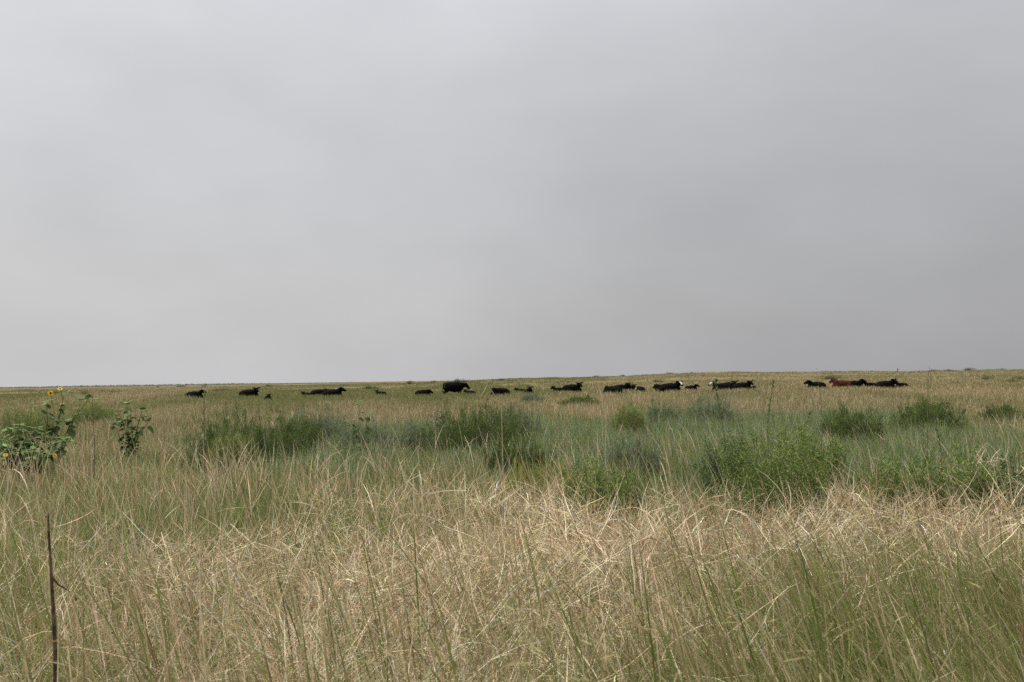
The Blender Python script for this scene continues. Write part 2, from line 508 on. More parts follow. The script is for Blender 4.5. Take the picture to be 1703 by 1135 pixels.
# --- long thin dry stems, leaning left
S = Blades()


def stems(n, y0, y1, L0, L1, w0, w1, maskf=None, power=-0.8, lean=.3):
    x, y = wedge(n, y0, y1, power)
    if maskf is not None:
        k = thin(maskf(x, y)); x, y = x[k], y[k]
    k = thin(open_round(x, y, .6) * (1 - .55 * scrub_zone(x, y))); x, y = x[k], y[k]
    n = len(x)
    x, y, taz = tussock(x, y, .65, .55, .07); n = len(x)
    ca = pick([STRAW, PALE, GOLD, RUST, OLIVE, GREEN], [.30, .22, .20, .12, .10, .06], n, .22)
    cb = pick([STRAW, PALE, GOLD], [.42, .43, .15], n, .15)
    S.add(P3(x, y), taz + rng.normal(0, .5, n), rng.uniform(L0, L1, n), np.abs(rng.normal(.12, .18, n)) + .22 * sstep(900, 1400, col_u(x, y)) * rng.random(n),
          np.abs(rng.normal(lean, .4, n)), rng.uniform(w0, w1, n), ca, ca * .35 + cb * .65, 6, curve_pow=1.6, kink=.03, taper=2.2)


stems(700, 2.2, 4.6, .5, .85, .0035, .006)
stems(2400, 4.0, 9.0, .45, .85, .0035, .0065, lambda x, y: .12 + .88 * sstep(.4, .6, fbm(x / .7, y / .7, 71)), lean=.35)
stems(9000, 8.0, 18.0, .42, .82, .005, .0095, lambda x, y: .15 + .85 * sstep(.42, .62, fbm(x / .9, y / .9, 73)), lean=.45)
stems(4000, 16.0, 34.0, .4, .75, .006, .010, lambda x, y: .1 + .9 * sstep(.45, .65, fbm(x / 1.5, y / 1.8, 75)), lean=.4)
# green broad stems close to the camera
x, y = wedge(1300, 1.9, 5.0, -.6); n = len(x)
S.add(P3(x, y), rng.normal(3.0, .45, n), rng.uniform(.5, .92, n), np.abs(rng.normal(.18, .15, n)), np.abs(rng.normal(.22, .25, n)),
      rng.uniform(.004, .008, n), pick([GREEN, FRESH, OLIVE, RUST, GOLD], [.12, .32, .28, .14, .14], n, .25), pick([OLIVE, STRAW, GREEN], [.45, .35, .2], n, .25), 6, taper=3.2)
tag(S.build('dry_grass_stems', M_STRAW), 'long thin dry stems rising out of the grass and leaning left', 'dry grass', kind='stuff')

# --- seed heads: one-sided combs on thin stems, close to the camera and near the right edge
SH = Blades()


def seed_heads(x, y, ztop, tone):
    n = len(x)
    az = rng.normal(2.9, .9, n)
    L = ztop
    C = SH.add(P3(x, y), az, L, rng.uniform(.02, .22, n), rng.uniform(.0, .3, n), rng.uniform(.0022, .0036, n),
               pick([GREEN, OLIVE, STRAW], [.3, .4, .3], n, .2), pick([OLIVE, GOLD], [.5, .5], n, .2), 5, taper=3)
    tip = C[:, -1]
    for s in range(2):
        q = tip - (C[:, -1] - C[:, -2]) * (.0 if s == 0 else .45)
        a2 = rng.uniform(0, 2 * math.pi, n)
        ln = rng.uniform(.045, .08, n)
        D = SH.add(q, a2, ln, rng.uniform(.7, 1.7, n), rng.uniform(-.9, .5, n), rng.uniform(.0035, .0055, n),
                   jit(tone, n, .18), jit(tone, n, .18), 4, taper=4, wbase=.5)
        m = 22                                                     # bristles of the comb
        for j in range(m):
            tt = (j + .5) / m * 4.0; i0 = int(tt); fr = tt - i0
            pt = D[:, i0] * (1 - fr) + D[:, min(i0 + 1, 4)] * fr
            SH.add(pt, a2 + rng.uniform(.8, 2.2, n), rng.uniform(.005, .010, n), rng.uniform(.9, 2.0, n), 0.0, .0012,
                   jit(tone, n, .25), jit(PALE, n, .2), 1)


HEAD = (0.23, 0.20, 0.085)
n = 230
u = rng.normal(900, 280, n); yy = rng.uniform(1.8, 3.6, n)
seed_heads((u - W0 / 2) / F0 * yy, yy, rng.uniform(.55, .86, n), HEAD)
n = 60
u = rng.uniform(1450, 1720, n); yy = rng.uniform(3.0, 7.0, n)
seed_heads((u - W0 / 2) / F0 * yy, yy, rng.uniform(.55, .85, n), HEAD)
n = 140
x, y = wedge(n, 2.4, 10, -.6)
seed_heads(x, y, rng.uniform(.45, .75, n), (0.27, 0.2, 0.10))
tag(SH.build('grass_seed_heads', M_STRAW), 'curved olive seed heads on thin stems close to the camera', 'seed heads', kind='stuff')

# --- plumes: feathery purplish seed clouds, blurred in the near field
PL = Blades()
n = 190
x, y = wedge(n, 2.3, 7.5, -.6)
C = PL.add(P3(x, y), rng.normal(2.9, .6, n), rng.uniform(.45, .78, n), np.abs(rng.normal(.15, .15, n)), np.abs(rng.normal(.2, .2, n)), .0018,
           jit(OLIVE, n), jit(RUST, n), 6, taper=3)
for j in range(26):
    f = rng.uniform(3.6, 6, n); i0 = np.minimum(f.astype(int), 5); fr = (f - i0)[:, None]
    pt = C[np.arange(n), i0] * (1 - fr) + C[np.arange(n), i0 + 1] * fr
    PL.add(pt, rng.uniform(0, 6.28, n), rng.uniform(.02, .06, n), rng.uniform(.2, .9, n), rng.uniform(-.2, .6, n), .0012,
           jit((0.24, 0.17, 0.12), n, .2), jit((0.33, 0.26, 0.18), n, .2), 2)
tag(PL.build('feathery_grass_plumes', M_STRAW), 'feathery brownish plumes on loose grass stems in the foreground', 'grass plumes', kind='stuff')

# --- blue-green low scrub filling the middle band
SC = Blades()
x, y = wedge(330000, 10.0, 36.0, -1.1)
cl = fbm(x / 1.4, y / 2.2, 81); cl2 = fbm(x / .4, y / .5, 83)
dens = scrub_zone(x, y) * (0.3 + .7 * sstep(.25, .46, cl)) * (.35 + .65 * sstep(.28, .55, cl2)) * open_round(x, y, .12)
k = thin(dens); x, y, cl, cl2 = x[k], y[k], cl[k], cl2[k]; n = len(x)
ca = pick([SAGE, SAGED, GREEN, FRESH, OLIVE], [.38, .24, .18, .10, .10], n, .24)
SC.add(P3(x, y), rng.uniform(0, 6.28, n), rng.uniform(.16, .5, n) * np.clip(-.1 + 1.1 * cl2 + 1.0 * cl, .2, 2), rng.uniform(.05, .55, n), rng.uniform(-.1, .5, n),
       rng.uniform(.005, .010, n), ca * .9, ca * 1.15, 2)
tag(SC.build('sage_scrub', M_LEAF), 'low blue-green sage growth filling the ground between the shrubs', 'low scrub', kind='stuff')

# --- meadow from the shrubs to the cattle and up the rise
FM = Blades()


def meadow(n, y0, y1, L0, L1, w0, w1, seg, power):
    x, y = wedge(n, y0, y1, power)
    u = col_u(x, y)
    patch = fbm(x / (3 + y * .10), y / (4 + y * .22), 91, 4)
    cl = fbm(x / (.5 + y * .012), y / (.7 + y * .02), 93)
    dd = (.35 + .65 * sstep(.3, .55, cl))
    if y0 < 40:
        dd = dd * (1 - .9 * scrub_zone(x, y)) * open_round(x, y)
    k = thin(dd); x, y, patch, cl = x[k], y[k], patch[k], cl[k]; n = len(x)
    far = sstep(45, 100, y)
    g = np.clip(.50 + .22 * far + (patch - .5) * 2.4, 0.03, .95)
    cg = pick([OLIVE, GREEN, (0.19, 0.20, 0.085)], [.5, .1, .4], n, .16)
    ct = pick([STRAW, PALE, GOLD, OLIVE], [.36, .10, .34, .2], n, .18)
    sel = (rng.random(n) < g)[:, None]
    ca = np.where(sel, cg, ct) * (.78 + .02 * rng.random((n, 1)))
    h = rng.uniform(L0, L1, n) * (.55 + .8 * cl)
    FM.add(P3(x, y, -.02), rng.normal(2.9, 1.8, n), h, rng.uniform(.02, .45, n), rng.uniform(0, .7, n), rng.uniform(w0, w1, n),
           ca, ca * 1.1, seg, twist=rng.uniform(-.8, .8, n))


meadow(150000, 16, 34, .22, .5, .005, .009, 3, -1.0)
meadow(200000, 30, 75, .20, .48, .008, .018, 2, -1.3)
meadow(170000, 70, 170, .20, .46, .02, .05, 2, -1.4)
meadow(220000, 150, 480, .12, .36, .05, .11, 2, -1.4)
tag(FM.build('meadow_grass', M_GRASS), 'tan and olive meadow grass reaching past the cattle to the horizon', 'grass', kind='stuff')

# --- far wood on the true horizon at the left
TL = Blades()
n = 9000
x = rng.uniform(-1500, -250, n); y = rng.uniform(1500, 1750, n)
hh = .6 + 2.6 * sstep(.3, .75, fbm(x / 120, y / 600, 97)) + .5 * fbm(x / 20, y / 90, 98)
TL.add(np.stack([x, y, rng.random(n) * hh * .8 - .3], -1), rng.uniform(0, 6.28, n), rng.uniform(.5, 1.1, n), rng.uniform(0, 1.4, n), 0.3,
       rng.uniform(.8, 2.2, n), jit((0.085, 0.11, 0.085), n, .2), jit((0.10, 0.125, 0.10), n, .2), 2)
tag(TL.build('far_treeline', M_LEAF), 'thin dark line of far trees along the left horizon', 'treeline', kind='stuff')


# ------------------------------------------------------------------ shrubs and weeds
def shrub_parts(root, h, r, kind, tone, n_leaf, leaf_l, leaf_w, seed):
    """stems and foliage of one shrub; the crown is a heap of uneven lumps with gaps between them"""
    g = np.random.default_rng(seed)
    st = Blades(); fo = Blades()
    if kind == 'forb':
        ns = int(70 * max(.5, r / .5))
        a = g.uniform(0, 6.28, ns); rr = r * .75 * np.sqrt(g.random(ns))
        base = np.stack([np.cos(a) * rr, np.sin(a) * rr * .8, np.zeros(ns)], -1)
        hs = h * (1 - .45 * (rr / r) ** 1.5) * g.uniform(.62, 1.0, ns)
        C = st.add(base, a, hs, g.uniform(.02, .22, ns), g.uniform(-.1, .3, ns), np.full(ns, .008), jit((.10, .11, .05), ns), jit((.10, .14, .05), ns), 5)
        si = g.integers(0, ns, n_leaf); f = 5 * (0.12 + .88 * g.random(n_leaf) ** .8); i0 = np.minimum(f.astype(int), 4); fr = (f - i0)[:, None]
        P = C[si, i0] * (1 - fr) + C[si, i0 + 1] * fr
        top = (f / 5)
        P = P + g.normal(0, .05, P.shape) * (1.25 - top)[:, None]
        shade = g.normal(1, .18, n_leaf)[:, None]
        ca = jit(tone, n_leaf, .2, .08) * np.clip(shade, .4, 1.6)
        fo.add(P, g.uniform(0, 6.28, n_leaf), leaf_l * g.uniform(.6, 1.25, n_leaf) * (1.1 - .45 * top), g.uniform(.35, 1.25, n_leaf), g.uniform(-.2, .6, n_leaf),
               leaf_w * g.uniform(.7, 1.3, n_leaf), ca * .85, ca * 1.15, 2)
    else:
        ns = int(150 + 260 * min(2.0, r * h * 2))
        a = g.uniform(0, 6.28, ns); q = np.sqrt(g.random(ns))
        base = np.stack([np.cos(a) * q * r * .5, np.sin(a) * q * r * .4, np.zeros(ns)], -1)
        e = np.arccos(g.random(ns) ** .8)                                  # tilt from upright: many shoots lie well out
        a2 = a + g.normal(0, .5, ns)
        ph = g.uniform(0, 6.28, 4)
        lump = 1 + .22 * np.sin(2 * a2 + ph[0]) * np.sin(e * 2) + .16 * np.sin(5 * a2 + ph[1]) + .10 * np.sin(9 * a2 + 6 * e + ph[2])
        lump = lump * (g.uniform(.86, 1.05, ns) if tone is DG else g.uniform(.76, 1.08, ns))
        tgt = np.stack([np.sin(e) * np.cos(a2) * r, np.sin(e) * np.sin(a2) * r * .85, np.maximum(np.cos(e) * h, .10 * h)], -1) * lump[:, None]
        dv = tgt - base; Ld = np.linalg.norm(dv, axis=1); az0 = np.arctan2(dv[:, 1], dv[:, 0]); th = np.arccos(np.clip(dv[:, 2] / Ld, -1, 1))
        C = st.add(base, az0, Ld, np.minimum(th + .35, 1.75), -.7, np.full(ns, .010), jit((.12, .10, .08), ns), jit((.15, .15, .09), ns), 5, kink=.06)
        tone_s = np.asarray(tone) * np.exp(g.normal(0, .16, (ns, 1))) * np.where((g.random(ns) < .3)[:, None], np.array([1.3, 1.22, .9]), 1.0)
        si = g.integers(0, ns, n_leaf); f = 5 * (1 - .66 * g.random(n_leaf) ** 1.5); i0 = np.minimum(f.astype(int), 4); fr = (f - i0)[:, None]
        P = C[si, i0] * (1 - fr) + C[si, i0 + 1] * fr + g.normal(0, .022, (n_leaf, 3))
        dirn = C[si, np.minimum(i0 + 1, 5)] - C[si, i0]
        oz = np.arctan2(dirn[:, 1], dirn[:, 0]); ot = np.arccos(np.clip(dirn[:, 2] / np.linalg.norm(dirn, axis=1), -1, 1))
        ca = tone_s[si] * np.exp(g.normal(0, .18, (n_leaf, 1)))
        fo.add(P, oz + g.normal(0, .9, n_leaf), leaf_l * g.uniform(.5, 1.25, n_leaf), np.clip(ot * .6 + g.normal(.1, .35, n_leaf), 0, 1.6), g.uniform(-.4, .3, n_leaf),
               leaf_w * g.uniform(.7, 1.3, n_leaf), ca * .9, ca * 1.15, 1)
        nd = 22                                                            # dead bare twigs at the foot
        a3 = g.uniform(0, 6.28, nd)
        st.add(np.stack([np.cos(a3) * r * .7, np.sin(a3) * r * .6, np.full(nd, .02)], -1), a3 + g.normal(0, .7, nd), h * g.uniform(.3, .75, nd), g.uniform(.2, 1.1, nd), g.uniform(-.5, .5, nd),
               np.full(nd, .008), jit((.2, .17, .13), nd), jit((.34, .29, .2), nd), 4, kink=.25)
    st.build('stems', M_STRAW, root)
    fo.build('foliage', M_LEAF, root)


for i, (u, vb, hw, hp, kind, tone, nm, cat, lab) in enumerate(shrubs):
    p, r, h, _ = SITES[i]
    Y = p[1]
    root = empty(nm, p, lab, cat, SHRUB_GROUP)
    big = r * h
    if kind == 'forb':
        shrub_parts(root, h, r, kind, tone, int(7500 + 7000 * big), .045, .0075, 100 + i)
    else:
        shrub_parts(root, h * .98, r, kind, tone, int((11000 if tone is DG else 7000) + 18000 * big), .052 + .0006 * Y, (.0095 if tone is DG else .0065) + .00016 * Y, 100 + i)

# small dark bushes spread over the far rise and along the horizon
protos = []
for i in range(4):
    root = empty('distant_bush', (0, 0, 0), 'x', 'bush')
    fo = Blades(); g = np.random.default_rng(500 + i); n = 700
    nl = 5; ce = np.stack([g.uniform(-1.1, 1.1, nl), g.uniform(-.6, .6, nl), g.uniform(.2, .6, nl)], -1)
    li = g.integers(0, nl, n); d = g.normal(0, .26, (n, 3))
    P = ce[li] + d; P[:, 2] = np.clip(P[:, 2], 0, None)
    ca = jit((.06, .085, .04), n, .2)
    fo.add(P, g.uniform(0, 6.28, n), g.uniform(.1, .3, n), g.uniform(0, .9, n), .2, g.uniform(.05, .1, n), ca, ca * 1.2, 1)
    bpy.data.objects.remove(root)
    protos.append(fo.build('distant_bush', M_LEAF))
far_b = [(262, 640, 1.0), (485, 330, .8), (500, 330, 1.0), (540, 345, .7), (570, 300, 1.1), (760, 255, 1.1), (835, 250, .7), (905, 285, 1.0), (990, 290, 1.2), 
         (1034, 292, .9), (1115, 280, 1.0), (1450, 280, .7), (1552, 285, 1.2), (1575, 285, 1.0), (1650, 280, 1.1), (1665, 282, .9), (680, 262, 1.0),
         (612, 180, 1.0), (430, 210, .8), (365, 190, .9), (1640, 150, .9), (1676, 128, .8), (1700, 152, .9), (1590, 120, .6), (1380, 175, .9), (1090, 170, .8), (185, 180, 1.0), (140, 150, .8), (90, 210, 1.0),
         (1150, 275, .8), (1225, 280, .6), (1372, 284, .9), (1610, 283, .9), (930, 286, .6), (1075, 284, .7), (640, 300, .8), (720, 300, .7), (445, 420, 1.2), (340, 500, 1.3), (300, 520, 1.1)]
for i, (u, Y, s) in enumerate(far_b):
    o = protos[i % 4] if i < 4 else link(protos[i % 4].copy())
    p = on_ground(u, Y)
    o.location = (p[0], p[1], p[2] - .05); o.rotation_euler = (0, 0, random.uniform(-.4, .4)); o.scale = (s * random.uniform(.7, 2.2), s, s * random.uniform(.35, .85))
    tag(o, 'small dark bush on the open prairie beyond the cattle', 'bush', 'small dark bushes beyond the cattle')


# ------------------------------------------------------------------ sunflowers and single weeds
def heart_leaf(fo, base, az, pitch, size, tone, g):
    """one broad pointed leaf: a stalk and a folded, drooping blade"""
    n = 5
    d = np.array([math.cos(az) * math.cos(pitch), math.sin(az) * math.cos(pitch), math.sin(pitch)])
    side = np.array([-math.sin(az), math.cos(az), 0.0])
    up = np.cross(d, side) * -1
    stalk = base + d * size * .45; curl = g.uniform(.3, 2.2)
    V = []; wprof = [0.16, .42, .46, .36, .2, .02]
    for i in range(n + 1):
        t = i / n
        c = stalk + d * size * t - np.array([0, 0, 1]) * size * .28 * t * t * curl
        w = wprof[i] * size
        V += [c - side * w + up * w * .28, c, c + side * w + up * w * .28]
    F = []
    for i in range(n):
        a = i * 3
        F += [[a, a + 1, a + 4, a + 3], [a + 1, a + 2, a + 5, a + 4]]
    c = np.asarray(tone) * math.exp(g.normal(0, .22)) * np.exp(g.normal(0, .05, 3))
    fo.quads(V, F, c)
    w = .012 * size * 2
    fo.quads([base - side * w, base + side * w, stalk + side * w, stalk - side * w], [[0, 1, 2, 3]], c * 1.2)


def flower_head(parent, pos, face, r, droop=0):
    """rayed flower: dark disc with a ring of separate petals"""
    f = Vector(face).normalized(); x = f.orthogonal().normalized(); y = f.cross(x)
    bm = bmesh.new()
    mat = Matrix.Translation(Vector(pos)) @ Matrix((x, y, f)).transposed().to_4x4()
    bmesh.ops.create_uvsphere(bm, u_segments=16, v_segments=8, radius=r * .42, matrix=mat @ Matrix.Diagonal((1, 1, .45, 1)))
    d = bm_obj('flower_disc', bm, M_DISC, parent)
    pe = Blades(); x = np.array(x); y = np.array(y); fn = np.array(f); pos = np.array(pos)
    for k in range(18):
        a = 2 * math.pi * k / 18 + random.uniform(-.08, .08); rd = x * math.cos(a) + y * math.sin(a); sd = np.cross(fn, rd)
        V = []; back = fn * random.uniform(-.25, .25) * r - fn * droop * r
        for t, w in ((.34, .07), (.6, .15), (.85, .12), (1.05, .01)):
            c = pos + rd * r * t + back * (t - .34)
            V += [c - sd * w * r, c + sd * w * r]
        pe.quads(V, [[0, 1, 3, 2], [2, 3, 5, 4], [4, 5, 7, 6]], np.array([.80, .50, .015]) * random.uniform(.8, 1.1))
    pe.build('petals', M_PETAL, d)


LEAFC = (0.088, 0.135, 0.045)


def sunflower(u, Y, v_top, lab, branches, leaf, n_leaf, spread, flowers, seed, bushy=False):
    """branches: photo points (u, v) of the branch tips at the plant's own distance"""
    g = np.random.default_rng(seed)
    p = on_ground(u, Y)
    root = empty('sunflower', p, lab, 'sunflower', 'sunflowers at the left and centre')
    bm = bmesh.new(); fo = Blades()
    for bu, bv in branches:
        tip = at_depth(bu, bv, Y) - p
        tip[1] = g.uniform(-spread, spread)
        m = np.array([tip[0] * .35 + g.normal(0, .03), tip[1] * .3, tip[2] * .55])
        pts = [np.array([g.normal(0, .02), g.normal(0, .02), 0]), m * .55, m, m * .5 + tip * .5 + np.array([0, 0, .03]), tip]
        tube_bm(bm, pts, [.011, .010, .008, .006, .004], 6)
        for k in range(n_leaf):
            f = .25 + .75 * (k + g.random()) / n_leaf
            s = f * 4; i0 = min(int(s), 3); q = pts[i0] * (1 - (s - i0)) + pts[i0 + 1] * (s - i0)
            heart_leaf(fo, q, g.uniform(0, 6.28), g.uniform(-.8, .6), leaf * g.uniform(.65, 1.2) * (1.15 - .5 * f), np.array(LEAFC) * (1 if g.random() > .06 else 2.2), g)
        for k in range(5):
            heart_leaf(fo, tip, k * 1.25 + g.uniform(-.3, .3), g.uniform(.1, .7), leaf * g.uniform(.5, .8), LEAFC, g)
    st = bm_obj('stem', bm, M_STEM, root)
    fo.build('leaves', M_SUNLEAF, root, smooth=True)
    for fu, fv, fr, face in flowers:
        q = at_depth(fu, fv, Y - (.5 if bushy else 0)) - p
        bm = bmesh.new()
        b0 = q + np.array([random.uniform(-.02, .02), .05, -.16])
        tube_bm(bm, [b0, q * .5 + b0 * .5 + np.array([0, .02, 0]), q + np.array([0, .012, 0])], [.005, .004, .004], 6)
        fs = bm_obj('flower_stalk', bm, M_STEM, root)
        h = Vector(q)
        flower_head(root, q, face, fr)


sunflower(88, 15.0, 650, 'sunflower plant with dark-centred yellow blooms against the far meadow at left',
          [(80, 668), (100, 672), (128, 668), (152, 664), (104, 655), (64, 676), (118, 690), (90, 700)], .16, 5, .18,
          [(84, 654, .042, (.1, -1, .15)), (100, 647, .036, (.2, -.7, .9)), (103, 673, .040, (-.3, -.6, .9))], 301)
sunflower(34, 13.6, 695, 'leafy bushy sunflower with big dull leaves at the left border',
          [(8, 714), (30, 708), (52, 714), (72, 722), (88, 732), (20, 730), (46, 736), (-14, 722), (64, 744), (4, 744), (-30, 716), (34, 722), (80, 746), (26, 752), (104, 738), (-40, 724), (100, 752)], .12, 26, .4,
          [(9, 757, .034, (.2, -.5, .9)), (91, 758, .030, (.8, -.5, .1))], 302, True)
sunflower(216, 16.5, 668, 'flowerless sunflower with broad leaf tufts standing between the two left shrubs',
          [(214, 670), (196, 682), (240, 684), (252, 696), (206, 700), (232, 712), (188, 708), (222, 694)], .15, 12, .15, [], 303)
sunflower(598, 17.5, 670, 'lone leafy sunflower with a tufted top rising out of the sage shrub',
          [(597, 672), (610, 690), (584, 700)], .14, 4, .12, [], 304)


def weed(u, Y, pts_px, r0, mat, nm, lab, cat, twigs=(), leaves=None, parent_group=None, tipc=None):
    """single thin weed: a stem through photo points at distance Y, side twigs, small leaves"""
    p = on_ground(u, Y)
    root = empty(nm, p, lab, cat, parent_group)
    pts = [np.zeros(3)] + [at_depth(a, b, Y) - p for a, b in pts_px]
    n = len(pts)
    bm = bmesh.new(); tube_bm(bm, pts, [r0 * (1 - .6 * i / (n - 1)) for i in range(n)], 7)
    bm_obj('stem', bm, mat, root)
    for tw in twigs:
        q = [at_depth(a, b, Y) - p + np.array([0, (j * .02 if j else 0), 0]) for j, (a, b) in enumerate(tw)]
        bm = bmesh.new(); tube_bm(bm, q, [r0 * .55 * (1 - .5 * j / max(1, len(q) - 1)) for j in range(len(q))], 6)
        bm_obj('twig', bm, mat, root)
    if leaves:
        nl, ll, lw, tone, f0 = leaves
        fo = Blades(); g = np.random.default_rng(int(u))
        f = (n - 1) * (f0 + (1 - f0) * g.random(nl)); i0 = np.minimum(f.astype(int), n - 2); fr = (f - i0)[:, None]; A = np.array(pts)
        P = A[i0] * (1 - fr) + A[i0 + 1] * fr
        ca = jit(tone, nl, .2)
        fo.add(P, g.uniform(0, 6.28, nl), ll * g.uniform(.6, 1.2, nl), g.uniform(.3, 1.1, nl), g.uniform(-.2, .5, nl), lw, ca, ca * 1.15, 3, twist=g.uniform(-.5, .5, nl))
        fo.build('leaves', M_LEAF, root)
    return root


WG = 'single weed stems in the field'
weed(93, 3.1, [(92, 1080), (89, 1020), (87, 985), (84, 930), (81, 885), (80, 853)], .0075, M_DEAD, 'dead_stalk',
     'dark dead weed stalk with a broken side twig standing in the near left straw', 'dead stalk',
     twigs=[[(86, 958), (91, 974), (102, 986)]])
weed(341, 13.5, [(340, 715), (339, 690), (340, 660), (340, 652)], .006, M_TWIG, 'dried_weed', 'bare brown weed with short side twigs standing left of the largest shrub', 'weed',
     twigs=[[(339, 706), (330, 690)], [(339, 700), (352, 684)], [(339, 690), (331, 680)], [(340, 684), (346, 668)], [(339, 712), (349, 704)], [(340, 672), (335, 664)]],
     leaves=(40, .03, .004, (.13, .12, .06), .5), parent_group=WG)
weed(156, 12.5, [(157, 740), (156, 700), (154, 670), (152, 656)], .006, M_TWIG, 'dried_weed', 'thin bare dark stem right of the blooming sunflowers', 'weed', leaves=(30, .02, .004, (.07, .07, .04), .5), parent_group=WG)
weed(1206, 13.0, [(1205, 730), (1200, 700), (1194, 665), (1190, 640), (1192, 632)], .006, M_STEM, 'leafy_weed', 'thin leafy green weed stem crossing in front of the white-faced cow', 'weed',
     twigs=[[(1196, 676), (1206, 656), (1208, 648)], [(1198, 690), (1184, 668)]], leaves=(90, .06, .011, (.13, .185, .085), .45), parent_group=WG)
weed(1282, 11.4, [(1278, 760), (1276, 710), (1280, 675), (1285, 645), (1287, 634)], .006, M_STEM, 'leafy_weed', 'leafy green spire topping the tallest weed clump', 'weed', leaves=(95, .05, .009, (.14, .19, .085), .4), parent_group=WG)
weed(1345, 11.8, [(1338, 750), (1340, 710), (1346, 690), (1350, 684)], .005, M_STEM, 'leafy_weed', 'short leafy spire on the weed clump right of the tallest', 'weed', leaves=(60, .045, .008, (.14, .19, .085), .4), parent_group=WG)
weed(1366, 13.0, [(1367, 700), (1365, 660), (1360, 632), (1358, 612)], .004, M_TWIG, 'tipped_weed', 'very thin stem with a pale tip crossing the horizon above the cattle', 'weed', leaves=(26, .022, .006, (.45, .43, .38), .78), parent_group=WG)
weed(1543, 13.0, [(1543, 690), (1543, 650), (1544, 626), (1546, 611)], .004, M_TWIG, 'thin_weed', 'thin dark stem poking above the horizon over the right bushes', 'weed', leaves=(24, .03, .004, (.12, .13, .06), .5), parent_group=WG)
weed(1568, 10.8, [(1566, 760), (1562, 730), (1556, 712), (1562, 700)], .005, M_STEM, 'leafy_weed', 'leafy green spire above the wide weed clump at right', 'weed', leaves=(60, .045, .008, (.14, .19, .085), .4), parent_group=WG)
weed(722, 10.0, [(724, 760), (722, 715), (728, 685), (736, 650), (742, 636)], .0028, M_DEAD, 'dark_seed_stem', 'thin dark grass stem with crooked seed branches in front of the standing cow', 'weed',
     twigs=[[(728, 684), (720, 690), (712, 690)], [(729, 680), (738, 672), (728, 664)], [(734, 660), (724, 658)], [(733, 664), (742, 656)], [(738, 646), (750, 640)], [(740, 640), (746, 632)]], parent_group=WG)
weed(842, 9.0, [(836, 760), (834, 680), (822, 656), (810, 640), (812, 632)], .0032, M_STEM, 'broken_reed', 'pale bent reed with a folded top crossing the centre of the herd', 'dry reed',
     twigs=[[(810, 641), (800, 660), (797, 676)], [(811, 640), (806, 637), (798, 636)], [(812, 636), (818, 630)], [(814, 646), (826, 662), (832, 674)]], parent_group=WG)
bpy.data.objects['broken_reed'].children[0].data.materials[0] = M_REED = noise_material('pale_reed', (.40, .33, .2), (.55, .47, .32), 20, .7, .2)
for c in bpy.data.objects['broken_reed'].children:
    c.data.materials[0] = M_REED
weed(1006, 9.5, [(1007, 740), (1008, 700), (1002, 668), (998, 650)], .0035, M_REED, 'pale_reed', 'single pale straw stalk leaning under the lying cattle right of centre', 'dry reed', parent_group=WG)

# small post on the far rise
bm = bmesh.new()
tube_bm(bm, [(0, 0, -.3), (0, 0, .5), (.02, 0, 1.0), (.02, 0, 1.05)], [.13, .13, .12, .09], 8)
tube_bm(bm, [(-.16, 0, .78), (.0, 0, .80), (.18, 0, .79)], [.05, .055, .05], 6)
o = bm_obj('fence_post', bm, M_POST); p = on_ground(1494, 262); o.location = p
tag(o, 'short dark post standing alone on the far rise at right', 'post')


# ------------------------------------------------------------------ cattle
_dirs = None


def blob(bm, c1, r1, c2=None, r2=None):
    """convex tapered lump between two ellipsoids"""
    global _dirs
    if _dirs is None:
        t = bmesh.new(); bmesh.ops.create_icosphere(t, subdivisions=2, radius=1); _dirs = [v.co.copy() for v in t.verts]; t.free()

    def cloud(c, r):
        r = (r, r, r) if not isinstance(r, (tuple, list)) else r
        return [bm.verts.new((c[0] + d.x * r[0], c[1] + d.y * r[1], c[2] + d.z * r[2])) for d in _dirs]
    vs = cloud(c1, r1)
    if c2 is not None:
        vs += cloud(c2, r2 if r2 is not None else r1)
    res = bmesh.ops.convex_hull(bm, input=vs)
    bad = [g for g in res['geom_interior'] if isinstance(g, bmesh.types.BMVert)]
    bmesh.ops.delete(bm, geom=bad, context='VERTS')


def head_blobs(bm, poll, yaw, pitch, s=1.0, ear=1.0):
    """head at the poll: skull, muzzle, jaw, two ears; yaw about z from +x, pitch positive = nose down"""
    f = Vector((math.cos(yaw) * math.cos(pitch), math.sin(yaw) * math.cos(pitch), -math.sin(pitch)))
    l = Vector((-math.sin(yaw), math.cos(yaw), 0)); up = f.cross(l) * 1.0
    P = Vector(poll)
    blob(bm, P + f * .02 * s, .125 * s, P + f * .2 * s - up * .02 * s, .115 * s)
    blob(bm, P + f * .12 * s, .125 * s, P + f * .38 * s - up * .02 * s, .09 * s)
    blob(bm, P + f * .36 * s - up * .03 * s, .095 * s, P + f * .41 * s - up * .035 * s, .10 * s)
    blob(bm, P + f * .08 * s - up * .1 * s, .08 * s, P + f * .32 * s - up * .08 * s, .065 * s)
    for sg in (-1, 1):
        a = P - f * .02 * s + l * sg * .10 * s + up * .03 * s
        b = a + l * sg * .11 * s * ear + up * .035 * s * ear - f * .02 * s
        c = a + l * sg * .22 * s * ear + up * .03 * s * ear - f * .02 * s
        blob(bm, a, .04 * s, b, (.062 * s, .062 * s, .062 * s))
        blob(bm, b, (.06 * s, .06 * s, .06 * s), c, .028 * s)
    return f


POLL_X = .70


